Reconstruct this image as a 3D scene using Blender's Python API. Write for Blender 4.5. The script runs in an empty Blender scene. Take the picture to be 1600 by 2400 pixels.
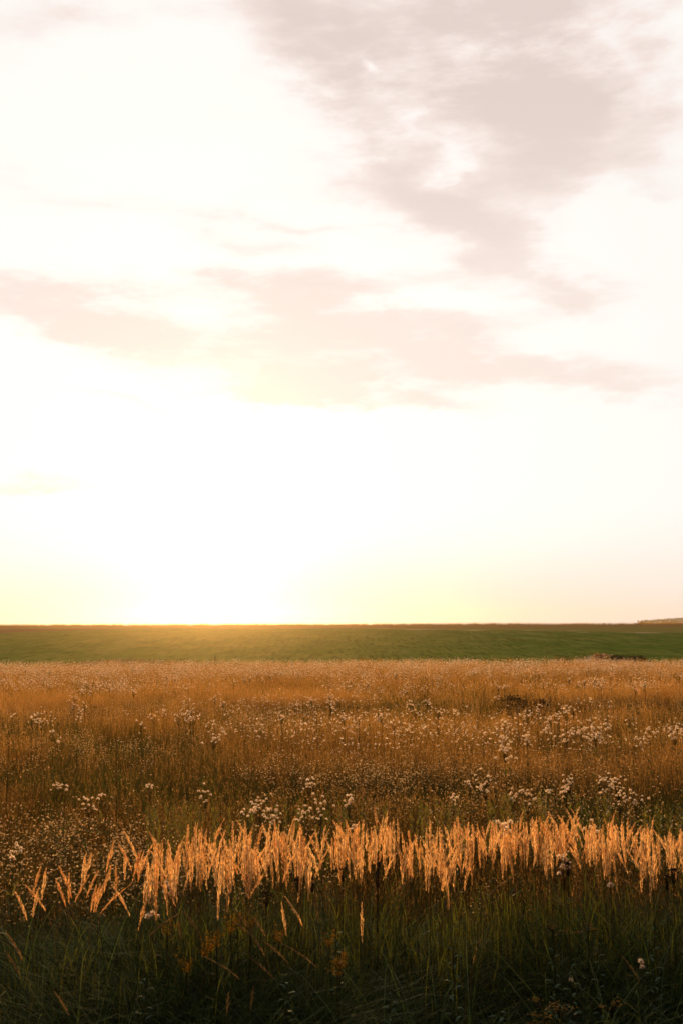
import bpy, math, random
import numpy as np
from mathutils import Vector, Matrix, noise as mnoise

random.seed(7)
rng = np.random.default_rng(7)
scene = bpy.context.scene
C = scene.collection
R = math.radians
PI = math.pi

# ------------------------------------------------------------------ camera
EYE = 2.1
F = 35.0 / 24.0 * 1600.0            # focal length in pixels of the 1600 px wide photograph
PITCH = math.atan((1465.0 - 1200.0) / F)
ROLL = R(0.42)
cam_data = bpy.data.cameras.new('camera')
cam = bpy.data.objects.new('camera', cam_data)
C.objects.link(cam)
cam_data.sensor_fit = 'HORIZONTAL'
cam_data.sensor_width = 24.0
cam_data.lens = 35.0
cam_data.clip_start = 0.05
cam_data.clip_end = 40000.0
CAM_ROT = Matrix.Rotation(PI / 2 + PITCH, 3, 'X') @ Matrix.Rotation(ROLL * -1.0, 3, 'Z')
cam.matrix_world = Matrix.Translation((0, 0, EYE)) @ CAM_ROT.to_4x4()
cam_data.dof.use_dof = True
cam_data.dof.focus_distance = 7.5
cam_data.dof.aperture_fstop = 7.0
scene.camera = cam

# ------------------------------------------------------------------ light
SUN_AZ = math.atan((492.0 - 800.0) / F)      # a little left of the view axis (+Y)
SUN_EL = R(7.2)
SUN_DIR = Vector((math.sin(SUN_AZ) * math.cos(SUN_EL), math.cos(SUN_AZ) * math.cos(SUN_EL), math.sin(SUN_EL)))
sl = bpy.data.lights.new('sun', 'SUN')
sl.energy = 5.0
sl.color = (1.0, 0.63, 0.30)
sl.angle = R(0.55)
sun = bpy.data.objects.new('sun', sl)
C.objects.link(sun)
sun.rotation_euler = SUN_DIR.to_track_quat('Z', 'Y').to_euler()

scene.view_settings.view_transform = 'Standard'
scene.view_settings.look = 'None'
scene.view_settings.exposure = 0.0
scene.view_settings.gamma = 1.0
scene.view_settings.use_curve_mapping = False
cy = scene.cycles
cy.max_bounces = 7
cy.diffuse_bounces = 4
cy.glossy_bounces = 2
cy.transmission_bounces = 5
cy.transparent_max_bounces = 8
cy.volume_bounces = 0
cy.use_fast_gi = False
cy.sample_clamp_indirect = 6.0


# ------------------------------------------------------------------ node helpers
class NT:
    def __init__(self, tree):
        self.t = tree

    def new(self, typ, **kw):
        n = self.t.nodes.new(typ)
        for k, v in kw.items():
            setattr(n, k, v)
        return n

    def link(self, a, b):
        self.t.links.new(a, b)

    def put(self, sock, v):
        if isinstance(v, bpy.types.NodeSocket):
            self.link(v, sock)
        else:
            sock.default_value = v

    def math(self, op, a, b=0.0, c=0.0, clamp=False):
        n = self.new('ShaderNodeMath', operation=op, use_clamp=clamp)
        self.put(n.inputs[0], a)
        self.put(n.inputs[1], b)
        self.put(n.inputs[2], c)
        return n.outputs[0]

    def vmath(self, op, a, b=(0, 0, 0)):
        n = self.new('ShaderNodeVectorMath', operation=op)
        self.put(n.inputs[0], a)
        self.put(n.inputs[1], b)
        return n.outputs['Value'] if op == 'DOT_PRODUCT' else n.outputs[0]

    def mix(self, f, a, b):
        n = self.new('ShaderNodeMix', data_type='RGBA')
        self.put(n.inputs[0], f)
        self.put(n.inputs[6], a if not isinstance(a, tuple) else (*a, 1.0))
        self.put(n.inputs[7], b if not isinstance(b, tuple) else (*b, 1.0))
        return n.outputs[2]

    def smooth(self, x, lo, hi, a=0.0, b=1.0):
        n = self.new('ShaderNodeMapRange', interpolation_type='SMOOTHSTEP')
        self.put(n.inputs[0], x)
        n.inputs[1].default_value = lo
        n.inputs[2].default_value = hi
        n.inputs[3].default_value = a
        n.inputs[4].default_value = b
        return n.outputs[0]

    def noise(self, vec, scale, detail=4.0, rough=0.5, col=False):
        n = self.new('ShaderNodeTexNoise')
        self.put(n.inputs['Vector'], vec)
        n.inputs['Scale'].default_value = scale
        n.inputs['Detail'].default_value = detail
        n.inputs['Roughness'].default_value = rough
        return n.outputs['Color'] if col else n.outputs['Fac']


# ------------------------------------------------------------------ world: thin bright evening cloud over a Nishita sky
world = bpy.data.worlds.new('World')
scene.world = world
world.use_nodes = True
wt = world.node_tree
wt.nodes.clear()
w = NT(wt)


def pix_dir(px, py):
    """Direction of a pixel of the photograph (1600 x 2400)."""
    v = CAM_ROT @ Vector(((px - 800.0) / F, (1200.0 - py) / F, -1.0))
    return v.normalized()


sky = w.new('ShaderNodeTexSky', sky_type='NISHITA')
sky.sun_disc = False
sky.sun_elevation = SUN_EL
sky.sun_rotation = SUN_AZ
sky.dust_density = 2.0
bg1 = w.new('ShaderNodeBackground')
w.link(sky.outputs[0], bg1.inputs[0])
bg1.inputs[1].default_value = 0.05

tc = w.new('ShaderNodeTexCoord')
D0 = tc.outputs['Generated']
sep = w.new('ShaderNodeSeparateXYZ')
w.link(D0, sep.inputs[0])
X, Y, Z = sep.outputs
# azimuth and elevation in degrees, bent by noise so that cloud edges are ragged
az = w.math('MULTIPLY', w.math('ARCTAN2', X, Y), 180 / PI)
el = w.math('MULTIPLY', w.math('ARCSINE', Z), 180 / PI)
stretch = w.vmath('MULTIPLY', D0, (1.0, 1.0, 2.6))
n1 = w.noise(stretch, 3.2, 6.0, 0.60, col=True)
sepn = w.new('ShaderNodeSeparateColor')
w.link(n1, sepn.inputs[0])
az = w.math('ADD', az, w.math('MULTIPLY', w.math('SUBTRACT', sepn.outputs[0], 0.5), 17.0))
el = w.math('ADD', el, w.math('MULTIPLY', w.math('SUBTRACT', sepn.outputs[1], 0.5), 9.0))
comb = w.new('ShaderNodeCombineXYZ')
w.link(az, comb.inputs[0])
w.link(el, comb.inputs[1])
AE = comb.outputs[0]


def blob(dx, dy, rx, ry, rot, amp):
    """Soft elliptical cloud centred on display pixel (dx, dy) of the 1568 px wide view."""
    d = pix_dir(dx * 1.0204, dy * 1.0204)
    ca, ce = math.degrees(math.atan2(d.x, d.y)), math.degrees(math.asin(d.z))
    k = 1.0204 / F * 180 / PI
    m = w.new('ShaderNodeMapping', vector_type='TEXTURE')
    w.link(AE, m.inputs[0])
    m.inputs['Location'].default_value = (ca, ce, 0)
    m.inputs['Rotation'].default_value = (0, 0, R(rot))
    m.inputs['Scale'].default_value = (rx * k, ry * k, 1)
    q = w.vmath('DOT_PRODUCT', m.outputs[0], m.outputs[0])
    return w.math('MULTIPLY', w.math('EXPONENT', w.math('MULTIPLY', q, -1.0)), amp)


blobs = [  # x, y, rx, ry, rotation (deg, ccw), density
    (1210, 110, 240, 270, 0, 1.4), (1000, 30, 260, 150, 0, 0.40), (700, 60, 280, 140, -20, 0.66),
    (790, 230, 260, 120, -22, 0.50), (920, 400, 190, 120, -35, 0.42), (1270, 340, 110, 110, 0, 0.45),
    (1020, 520, 100, 90, -30, 0.72), (1140, 600, 170, 70, -35, 0.55), (1320, 685, 180, 42, 0, 0.50),
    (620, 705, 480, 50, 0, 0.46), (90, 700, 260, 55, 0, 0.45), (800, 800, 520, 70, -5, 0.46), (250, 760, 260, 40, -6, 0.28),
    (300, 898, 190, 18, -8, 0.50), (650, 880, 330, 26, -3, 0.40), (1000, 925, 280, 24, -10, 0.50), (1480, 905, 210, 40, -6, 0.60), (1200, 860, 260, 36, -8, 0.42),
    (560, 580, 280, 60, -12, 0.42), (690, 520, 190, 20, 0, 0.32), (330, 480, 200, 30, 0, 0.30), (450, 240, 120, 40, 0, 0.32),
    (50, 30, 160, 80, 10, 0.3), (330, 30, 260, 60, 0, 0.4), (60, 380, 110, 90, 0, 0.22), (1500, 230, 90, 150, 20, 0.55), (1560, 20, 90, 70, 0, 0.65),
    (1480, 400, 180, 70, 0, 0.38), (1530, 480, 120, 30, 0, 0.4),
    (110, 1122, 150, 20, 0, 0.62), (0, 1105, 120, 20, 0, 0.3), (1230, 1046, 110, 10, 0, 0.30),
    (980, 275, 50, 26, 30, -0.45), (1035, 400, 75, 42, 10, -0.8), (842, 122, 28, 18, -50, -0.55),
    (200, 240, 260, 110, 20, -0.25), (250, 600, 260, 50, 0, -0.35), (1440, 570, 170, 100, 0, -0.75), (1330, 790, 150, 40, 0, -0.35), (720, 640, 190, 22, 0, -0.35),
    (970, 733, 190, 16, 0, -0.45), (700, 1010, 1600, 75, 0, -0.45), (700, 1130, 700, 60, 0, -0.3), (90, 820, 300, 40, -5, -0.35), (1480, 160, 30, 90, 20, -0.3),
]
dens = None
for b in blobs:
    o = blob(*b)
    dens = o if dens is None else w.math('ADD', dens, o)
# general cloud texture that goes on all round the sky
fb = w.noise(stretch, 2.4, 7.0, 0.62)
fine = w.noise(w.vmath('MULTIPLY', D0, (1.0, 1.0, 4.5)), 9.0, 5.0, 0.6)
tex = w.math('ADD', w.math('MULTIPLY', w.math('SUBTRACT', fb, 0.5), 1.0), w.math('MULTIPLY', w.math('SUBTRACT', fine, 0.5), 0.7))
wisp = w.noise(w.vmath('MULTIPLY', D0, (1.0, 1.0, 3.2)), 5.0, 9.0, 0.66)
dens = w.math('MULTIPLY', dens, w.smooth(wisp, 0.28, 0.68, 0.36, 1.42))
dens = w.math('ADD', dens, tex)
cov = w.smooth(dens, -0.15, 1.50)
# brightness falls away from the sun
cosang = w.vmath('DOT_PRODUCT', D0, tuple(SUN_DIR))
fall = w.smooth(cosang, -0.10, 0.82, 0.08, 1.0)
near = w.smooth(cosang, 0.86, 1.0)
lowband = w.smooth(Z, 0.0, 0.125, 1.0, 0.0)
clear_col = w.mix(lowband, (1.06, 1.03, 0.99), (1.03, 0.90, 0.81))
clear_col = w.mix(w.math('MULTIPLY', near, lowband), clear_col, (0.92, 0.83, 0.70))
clear_col = w.mix(w.math('MULTIPLY', near, w.math('SUBTRACT', 1.0, lowband)), clear_col, (1.16, 1.12, 1.05))
thin_col = w.mix(w.smooth(Z, 0.10, 0.45), (1.02, 0.88, 0.79), (1.0, 0.865, 0.81))
thick_col = w.mix(w.smooth(Z, 0.24, 0.50), (1.0, 0.875, 0.795), (0.82, 0.695, 0.645))
skyc = w.mix(w.smooth(cov, 0.0, 0.55), clear_col, thin_col)
skyc = w.mix(w.smooth(cov, 0.30, 1.0), skyc, thick_col)
skyc = w.mix(fall, w.mix(0.85, skyc, (0.36, 0.37, 0.40)), skyc)
bg2 = w.new('ShaderNodeBackground')
w.link(skyc, bg2.inputs[0])
w.link(w.math('MULTIPLY', fall, 0.97), bg2.inputs[1])
add = w.new('ShaderNodeMixShader')
add.inputs[0].default_value = 0.96     # the cloud veil hides nearly all of the clear sky
w.link(bg1.outputs[0], add.inputs[1])
w.link(bg2.outputs[0], add.inputs[2])
wo = w.new('ShaderNodeOutputWorld')
w.link(add.outputs[0], wo.inputs[0])
world.cycles.sampling_method = 'MANUAL'
world.cycles.sample_map_resolution = 512


# ------------------------------------------------------------------ materials
def new_mat(name):
    m = bpy.data.materials.new(name)
    m.use_nodes = True
    m.node_tree.nodes.clear()
    return m, NT(m.node_tree)


def leaf_mat(name, base, alt, tip=None, trans=0.45, tipfrom=0.5, patch=0.5, gloss=0.012, tcol=None, patchcol=None):
    """Thin plant matter: diffuse + translucent. base/alt vary by individual, tip colours the upper end (dry ends)."""
    m, n = new_mat(name)
    oi = n.new('ShaderNodeObjectInfo')
    geo = n.new('ShaderNodeNewGeometry')
    col = n.mix(oi.outputs['Random'], base, alt)
    if patchcol is not None:
        p = n.noise(oi.outputs['Location'], patch, 3.0, 0.6)
        col = n.mix(n.smooth(p, 0.42, 0.62), col, patchcol)
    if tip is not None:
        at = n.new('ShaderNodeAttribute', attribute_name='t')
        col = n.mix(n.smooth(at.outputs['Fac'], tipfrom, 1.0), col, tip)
    isl = n.math('MULTIPLY_ADD', geo.outputs['Random Per Island'], 0.7, 0.65)
    sc = n.new('ShaderNodeVectorMath', operation='SCALE')
    n.link(col, sc.inputs[0])
    n.link(isl, sc.inputs['Scale'])
    col = sc.outputs[0]
    d = n.new('ShaderNodeBsdfDiffuse')
    n.link(col, d.inputs[0])
    t = n.new('ShaderNodeBsdfTranslucent')
    tc_ = n.vmath('MULTIPLY', col, tcol or (1.15, 1.05, 0.7))
    n.link(tc_, t.inputs[0])
    mx = n.new('ShaderNodeMixShader')
    mx.inputs[0].default_value = trans
    n.link(d.outputs[0], mx.inputs[1])
    n.link(t.outputs[0], mx.inputs[2])
    g = n.new('ShaderNodeBsdfGlossy')
    g.inputs['Roughness'].default_value = 0.5
    g.inputs[0].default_value = (1, 1, 1, 1)
    m2 = n.new('ShaderNodeMixShader')
    m2.inputs[0].default_value = gloss
    n.link(mx.outputs[0], m2.inputs[1])
    n.link(g.outputs[0], m2.inputs[2])
    o = n.new('ShaderNodeOutputMaterial')
    n.link(m2.outputs[0], o.inputs[0])
    return m


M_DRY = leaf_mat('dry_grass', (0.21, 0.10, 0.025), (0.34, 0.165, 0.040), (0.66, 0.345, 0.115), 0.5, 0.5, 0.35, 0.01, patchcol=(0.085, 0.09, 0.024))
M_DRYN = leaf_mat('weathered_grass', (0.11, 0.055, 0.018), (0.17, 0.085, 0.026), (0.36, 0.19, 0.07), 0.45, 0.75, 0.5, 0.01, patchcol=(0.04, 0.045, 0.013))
M_GREEN = leaf_mat('green_grass', (0.065, 0.085, 0.014), (0.12, 0.125, 0.02), (0.21, 0.17, 0.035), 0.45, 0.7, 0.3, 0.01)
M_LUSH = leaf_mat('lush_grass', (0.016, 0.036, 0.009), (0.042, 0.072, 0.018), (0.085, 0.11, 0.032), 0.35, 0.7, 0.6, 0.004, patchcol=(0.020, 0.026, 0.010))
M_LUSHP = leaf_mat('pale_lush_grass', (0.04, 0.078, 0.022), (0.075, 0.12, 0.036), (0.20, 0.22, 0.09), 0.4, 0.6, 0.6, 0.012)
M_WEED = leaf_mat('weed_leaf', (0.024, 0.055, 0.018), (0.055, 0.08, 0.022), None, 0.35, 0.5, 0.6, 0.004, patchcol=(0.035, 0.018, 0.007))
M_WEEDYELLOW = leaf_mat('weed_leaf_yellow', (0.16, 0.15, 0.025), (0.22, 0.17, 0.03), None, 0.5, 0.5, 0.6, 0.03)  # yellow-green leaves of the horseweed stalks
M_STEM = leaf_mat('stem', (0.16, 0.12, 0.04), (0.24, 0.15, 0.055), None, 0.3)
M_STEMG = leaf_mat('green_stem', (0.08, 0.085, 0.03), (0.12, 0.10, 0.035), None, 0.3)
M_SHADEPLUME = leaf_mat('shade_toned_plume', (0.25, 0.16, 0.08), (0.34, 0.21, 0.10), None, 0.45, gloss=0.01)  # plume colour darkened to stand for the shade in front of the band
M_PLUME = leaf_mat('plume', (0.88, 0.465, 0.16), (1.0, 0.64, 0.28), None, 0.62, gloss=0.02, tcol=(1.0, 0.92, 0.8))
M_FLUFF = leaf_mat('seed_fluff', (0.92, 0.70, 0.47), (0.95, 0.78, 0.57), None, 0.62, gloss=0.02, tcol=(1.05, 1.0, 0.95))
M_SPECK = leaf_mat('seed_speck', (0.74, 0.46, 0.20), (0.90, 0.66, 0.38), None, 0.5, gloss=0.02, tcol=(1, 0.95, 0.85))
M_CORE = leaf_mat('seed_base', (0.10, 0.055, 0.03), (0.14, 0.08, 0.04), None, 0.1)
M_DARK = leaf_mat('dead_flower', (0.05, 0.03, 0.018), (0.08, 0.045, 0.025), None, 0.15)
M_YELLOW = leaf_mat('yellow_flower', (0.34, 0.17, 0.015), (0.42, 0.22, 0.02), None, 0.35, tcol=(1, 0.9, 0.5))
M_BUSH = leaf_mat('bush_leaf', (0.06, 0.065, 0.025), (0.09, 0.085, 0.03), None, 0.35)
M_BARK = leaf_mat('bark', (0.08, 0.055, 0.035), (0.10, 0.07, 0.045), None, 0.0)


def soil_mat():
    m, n = new_mat('soil')
    g = n.new('ShaderNodeNewGeometry')
    a = n.noise(g.outputs['Position'], 1.2, 6, 0.6)
    b = n.noise(g.outputs['Position'], 14.0, 4, 0.6)
    col = n.mix(a, (0.03, 0.026, 0.012), (0.07, 0.05, 0.024))
    col = n.mix(n.math('MULTIPLY', b, 0.5), col, (0.11, 0.085, 0.04))
    bs = n.new('ShaderNodeBsdfPrincipled')
    n.link(col, bs.inputs['Base Color'])
    bs.inputs['Roughness'].default_value = 0.95
    bs.inputs['Specular IOR Level'].default_value = 0.0
    bp = n.new('ShaderNodeBump')
    bp.inputs['Strength'].default_value = 0.6
    n.link(b, bp.inputs['Height'])
    n.link(bp.outputs[0], bs.inputs['Normal'])
    o = n.new('ShaderNodeOutputMaterial')
    n.link(bs.outputs[0], o.inputs[0])
    return m


HILL0, CREST = 175.0, 420.0


def hill_mat():
    """Winter crop on the far slope, a brown strip at the top left, an olive field at the top right, bare bank below right."""
    m, n = new_mat('hill_field')
    g = n.new('ShaderNodeNewGeometry')
    P = g.outputs['Position']
    s = n.new('ShaderNodeSeparateXYZ')
    n.link(P, s.inputs[0])
    x, y = s.outputs[0], s.outputs[1]
    big = n.noise(P, 0.012, 3, 0.5)
    mid = n.noise(n.vmath('MULTIPLY', P, (0.9, 0.42, 0.3)), 0.10, 6, 0.68)
    fin = n.noise(n.vmath('MULTIPLY', P, (1.0, 0.10, 0.3)), 0.9, 5, 0.7)
    crop = n.mix(n.smooth(big, 0.35, 0.65), (0.090, 0.155, 0.022), (0.130, 0.185, 0.030))
    crop = n.mix(n.smooth(mid, 0.42, 0.66), crop, (0.19, 0.215, 0.045))
    crop = n.mix(n.math('MULTIPLY', n.smooth(fin, 0.47, 0.62), 0.6), crop, (0.020, 0.045, 0.007))
    # lighter, drier growth towards the top of the slope
    crop = n.mix(n.math('MULTIPLY', n.smooth(y, 250.0, 400.0), 0.35), crop, (0.16, 0.17, 0.05))
    yw = n.math('ADD', y, n.math('MULTIPLY', n.math('SUBTRACT', n.noise(P, 0.03, 3, 0.5), 0.5), 24.0))
    # brown strip, top left
    left = n.math('MULTIPLY', n.smooth(x, -60.0, -10.0, 1.0, 0.0), n.smooth(n.math('ADD', yw, n.math('MULTIPLY', x, -0.9)), 462.0, 474.0))
    col = n.mix(left, crop, n.mix(mid, (0.13, 0.075, 0.035), (0.22, 0.13, 0.06)))
    # olive field, top right, with a pale baulk at its lower edge
    edge = n.math('ADD', yw, n.math('MULTIPLY', x, 0.45))
    right = n.math('MULTIPLY', n.smooth(x, -10.0, 20.0), n.smooth(edge, 384.0, 392.0))
    col = n.mix(right, col, n.mix(mid, (0.20, 0.17, 0.045), (0.28, 0.22, 0.065)))
    baulk = n.math('MULTIPLY', n.smooth(edge, 377.0, 384.0), n.smooth(edge, 390.0, 400.0, 1.0, 0.0))
    baulk = n.math('MULTIPLY', n.math('MULTIPLY', baulk, n.smooth(x, 0.0, 30.0)), n.smooth(n.noise(P, 0.07, 3), 0.48, 0.62))
    col = n.mix(baulk, col, (0.55, 0.38, 0.22))
    crest = n.smooth(yw, CREST - 34, CREST - 12)
    col = n.mix(crest, col, n.mix(fin, (0.20, 0.12, 0.05), (0.34, 0.20, 0.09)))
    # valley bottom: rough dark grass and, on the right, a bare sandy bank
    rough = n.smooth(yw, 186.0, 196.0, 1.0, 0.0)
    col = n.mix(rough, col, n.mix(fin, (0.11, 0.105, 0.03), (0.20, 0.17, 0.05)))
    bx = n.math('DIVIDE', n.math('SUBTRACT', x, 34.0), 11.0)
    by = n.math('DIVIDE', n.math('SUBTRACT', y, 118.0), 16.0)
    q = n.math('ADD', n.math('MULTIPLY', bx, bx), n.math('MULTIPLY', by, by))
    q = n.math('ADD', q, n.math('MULTIPLY', n.math('SUBTRACT', n.noise(P, 0.22, 4, 0.6), 0.5), 2.2))
    col = n.mix(n.smooth(q, 0.6, 1.1, 1.0, 0.0), col, n.mix(fin, (0.62, 0.40, 0.22), (0.75, 0.50, 0.30)))
    bs = n.new('ShaderNodeBsdfDiffuse')
    n.link(col, bs.inputs['Color'])
    bp = n.new('ShaderNodeBump')
    bp.inputs['Strength'].default_value = 0.5
    bp.inputs['Distance'].default_value = 0.6
    n.link(n.math('ADD', mid, fin), bp.inputs['Height'])
    n.link(bp.outputs[0], bs.inputs['Normal'])
    o = n.new('ShaderNodeOutputMaterial')
    n.link(bs.outputs[0], o.inputs[0])
    return m


M_SOIL = soil_mat()
M_HILL = hill_mat()


# ------------------------------------------------------------------ mesh helpers
class MB:
    """Collects plain faces with a per-vertex value t (0 at the root, 1 at the tip) and a material index."""
    def __init__(self):
        self.v, self.f, self.t, self.m = [], [], [], []

    def ribbon(self, pts, widths, side, mat=0, t0=0.0, t1=1.0):
        """A tapering blade through pts; side = unit vector across it."""
        base = len(self.v)
        k = len(pts)
        prev = None
        for i, (p, wd) in enumerate(zip(pts, widths)):
            tt = t0 + (t1 - t0) * i / (k - 1)
            if i == k - 1 and wd <= 0:
                self.v.append(tuple(p)); self.t.append(tt)
                a = len(self.v) - 1
                self.f.append((prev[0], prev[1], a)); self.m.append(mat)
                return
            self.v.append(tuple(p - side * wd * 0.5)); self.t.append(tt)
            self.v.append(tuple(p + side * wd * 0.5)); self.t.append(tt)
            a = len(self.v) - 2
            if prev is not None:
                self.f.append((prev[0], prev[1], a + 1, a)); self.m.append(mat)
            prev = (a, a + 1)

    def tube(self, pts, radii, mat=0, sides=3):
        base = len(self.v)
        for p, r in zip(pts, radii):
            for s in range(sides):
                a = 2 * PI * s / sides
                self.v.append((p[0] + r * math.cos(a), p[1] + r * math.sin(a), p[2])); self.t.append(0.3)
        for i in range(len(pts) - 1):
            for s in range(sides):
                s2 = (s + 1) % sides
                self.f.append((base + i * sides + s, base + i * sides + s2, base + (i + 1) * sides + s2, base + (i + 1) * sides + s))
                self.m.append(mat)

    def flake(self, c, d, ln, wd, mat=0, t=1.0, up=None):
        """A small rhombus from c along d."""
        d = d.normalized()
        s = d.cross(up if up is not None else Vector((random.uniform(-1, 1), random.uniform(-1, 1), random.uniform(-1, 1))))
        if s.length < 1e-4:
            s = d.orthogonal()
        s.normalize()
        b = len(self.v)
        for p in (c, c + d * ln * 0.45 + s * wd * 0.5, c + d * ln, c + d * ln * 0.45 - s * wd * 0.5):
            self.v.append(tuple(p)); self.t.append(t)
        self.f.append((b, b + 1, b + 2, b + 3)); self.m.append(mat)

    def ball(self, c, r, mat=0, squash=1.0):
        """An octahedron-like bud."""
        b = len(self.v)
        for p in ((1, 0, 0), (0, 1, 0), (-1, 0, 0), (0, -1, 0), (0, 0, 1), (0, 0, -1)):
            j = random.uniform(0.8, 1.2)
            self.v.append((c[0] + p[0] * r * j, c[1] + p[1] * r * j, c[2] + p[2] * r * j * squash)); self.t.append(1.0)
        for i in range(4):
            k = (i + 1) % 4
            self.f.append((b + i, b + k, b + 4)); self.m.append(mat)
            self.f.append((b + k, b + i, b + 5)); self.m.append(mat)

    def mesh(self, name, mats):
        me = bpy.data.meshes.new(name)
        me.from_pydata(self.v, [], self.f)
        me.attributes.new('t', 'FLOAT', 'POINT').data.foreach_set('value', np.array(self.t, dtype=np.float32))
        for m in mats:
            me.materials.append(m)
        me.polygons.foreach_set('material_index', np.array(self.m, dtype=np.int32))
        me.update()
        return me


def V(*a):
    return Vector(a)


def blade(mb, bx, by, az_, lean, h, wd, segs=3, curl=1.0, mat=0, t0=0.0, t1=1.0, z0=0.0):
    """A grass blade rooted at (bx, by): leans by `lean` (metres at the tip), droops with curl."""
    dx, dy = math.cos(az_), math.sin(az_)
    sa = az_ + PI / 2 + random.uniform(-0.9, 0.9)
    side = V(math.cos(sa), math.sin(sa), 0)
    pts, ws = [], []
    for i in range(segs + 1):
        u = i / segs
        r = lean * u ** 1.8
        z = h * (u - curl * 0.5 * u ** 3 * min(1.0, lean / max(h, 0.01)))
        pts.append(V(bx + dx * r, by + dy * r, z0 + z))
        ws.append(wd * (0.7 + 0.5 * u - 1.2 * u * u) if i < segs else 0.0)
    mb.ribbon(pts, ws, side, mat, t0, t1)
    return pts


def obj(name, me, parent=None, loc=None):
    o = bpy.data.objects.new(name, me)
    C.objects.link(o)
    if parent is not None:
        o.parent = parent
    if loc is not None:
        o.location = loc
    return o


def thing(name, label, cat, loc, rz=0.0, sc=1.0, group=None):
    o = bpy.data.objects.new(name, None)
    C.objects.link(o)
    o.empty_display_size = 0.1
    o.location = loc
    o.rotation_euler = (0, 0, rz)
    o.scale = (sc, sc, sc)
    o['label'] = label
    o['category'] = cat
    o['kind'] = 'thing'
    if group:
        o['group'] = group
    return o


def sstep(a, b, x):
    t = min(1.0, max(0.0, (x - a) / (b - a)))
    return t * t * (3 - 2 * t)


EDGE = 41.2


def edge_y(x):
    return EDGE - 0.22 * x + 1.0 * mnoise.noise(V(x * 0.05, 3.3, 0))


def ground(x, y):
    """Height of the land: flat meadow, a shallow valley beyond it, the long far slope, then the plain."""
    e = edge_y(x)
    z = 0.05 * mnoise.noise(V(x * 0.35, y * 0.35, 0)) if abs(y) < 80 else 0.0
    if y > e:
        z *= max(0.0, 1 - (y - e) / 30)
        z -= 6.2 * sstep(e - 1, e + 72, y)
        top = 1.9 - 0.005 * x
        if y > HILL0 - 30:
            z += (6.2 + top) * (sstep(HILL0 - 30, CREST + 60, y) ** 0.85)
        if y > CREST + 60:
            z -= 5.5 * sstep(CREST + 60, 1600, y)
        z += 0.22 * mnoise.noise(V(x * 0.02, y * 0.03, 4)) * sstep(e, 160, y)
        # low rise on the left and the bare bank on the right
        z += 3.9 * math.exp(-((x + 30) / 19) ** 2 - ((y - 140) / 16) ** 2)
        z += (3.6 + 0.8 * mnoise.noise(V(x * 0.25, y * 0.1, 8))) * math.exp(-((x - 34) / 9) ** 2 - ((y - 132) / 27) ** 2)
        z += 4.3 * math.exp(-((x - 58) / 14) ** 2 - ((y - 134) / 25) ** 2)
    return z


# ------------------------------------------------------------------ the land
def land(name, r0, r1, nr, na, mat, label, front=False):
    """A ring (or, in front, the whole disc) of ground about the viewpoint, graded in distance."""
    verts, faces = [], []
    azs = []
    for i in range(na):
        u = i / na * 2 - 1
        azs.append(PI * (0.35 * u + 0.65 * u ** 3))
    for j in range(nr + 1):
        r = r0 * (r1 / r0) ** (j / nr)
        for a in azs:
            x, y = r * math.sin(a), r * math.cos(a)
            verts.append((x, y, ground(x, y)))
    for j in range(nr):
        for i in range(na):
            k = (i + 1) % na
            faces.append((j * na + i, j * na + k, (j + 1) * na + k, (j + 1) * na + i))
    if front:
        verts.append((0, 0, ground(0, 0)))
        c = len(verts) - 1
        for i in range(na):
            faces.append((c, (i + 1) % na, i))
    me = bpy.data.meshes.new(name)
    me.from_pydata(verts, [], faces)
    me.materials.append(mat)
    me.polygons.foreach_set('use_smooth', np.ones(len(faces), dtype=bool))
    me.update()
    o = obj(name, me)
    o['kind'] = 'structure'
    o['label'] = label
    return o


land('meadow_ground', 0.4, 70.0, 90, 160, M_SOIL, 'dark soil of the near meadow under its grass', True)
land('hill', 70.0, 2700.0, 170, 320, M_HILL, 'long low green hill beyond the meadow, up to the horizon')


def place(dx, dy, h):
    """Ground position of a plant whose point at height h shows at display pixel (dx, dy)."""
    d = pix_dir(dx * 1.0204, dy * 1.0204)
    t = (EYE - h) / -d.z
    return d.x * t, d.y * t, t


def at_dist(dx, dy, dist):
    d = pix_dir(dx * 1.0204, dy * 1.0204)
    t = dist / d.y
    return V(0, 0, EYE) + d * t


# ------------------------------------------------------------------ scattered ground cover
def src(mb, name, mats):
    """A source mesh for scattering; its object is in no collection."""
    return bpy.data.objects.new(name, mb.mesh(name, mats))


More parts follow.
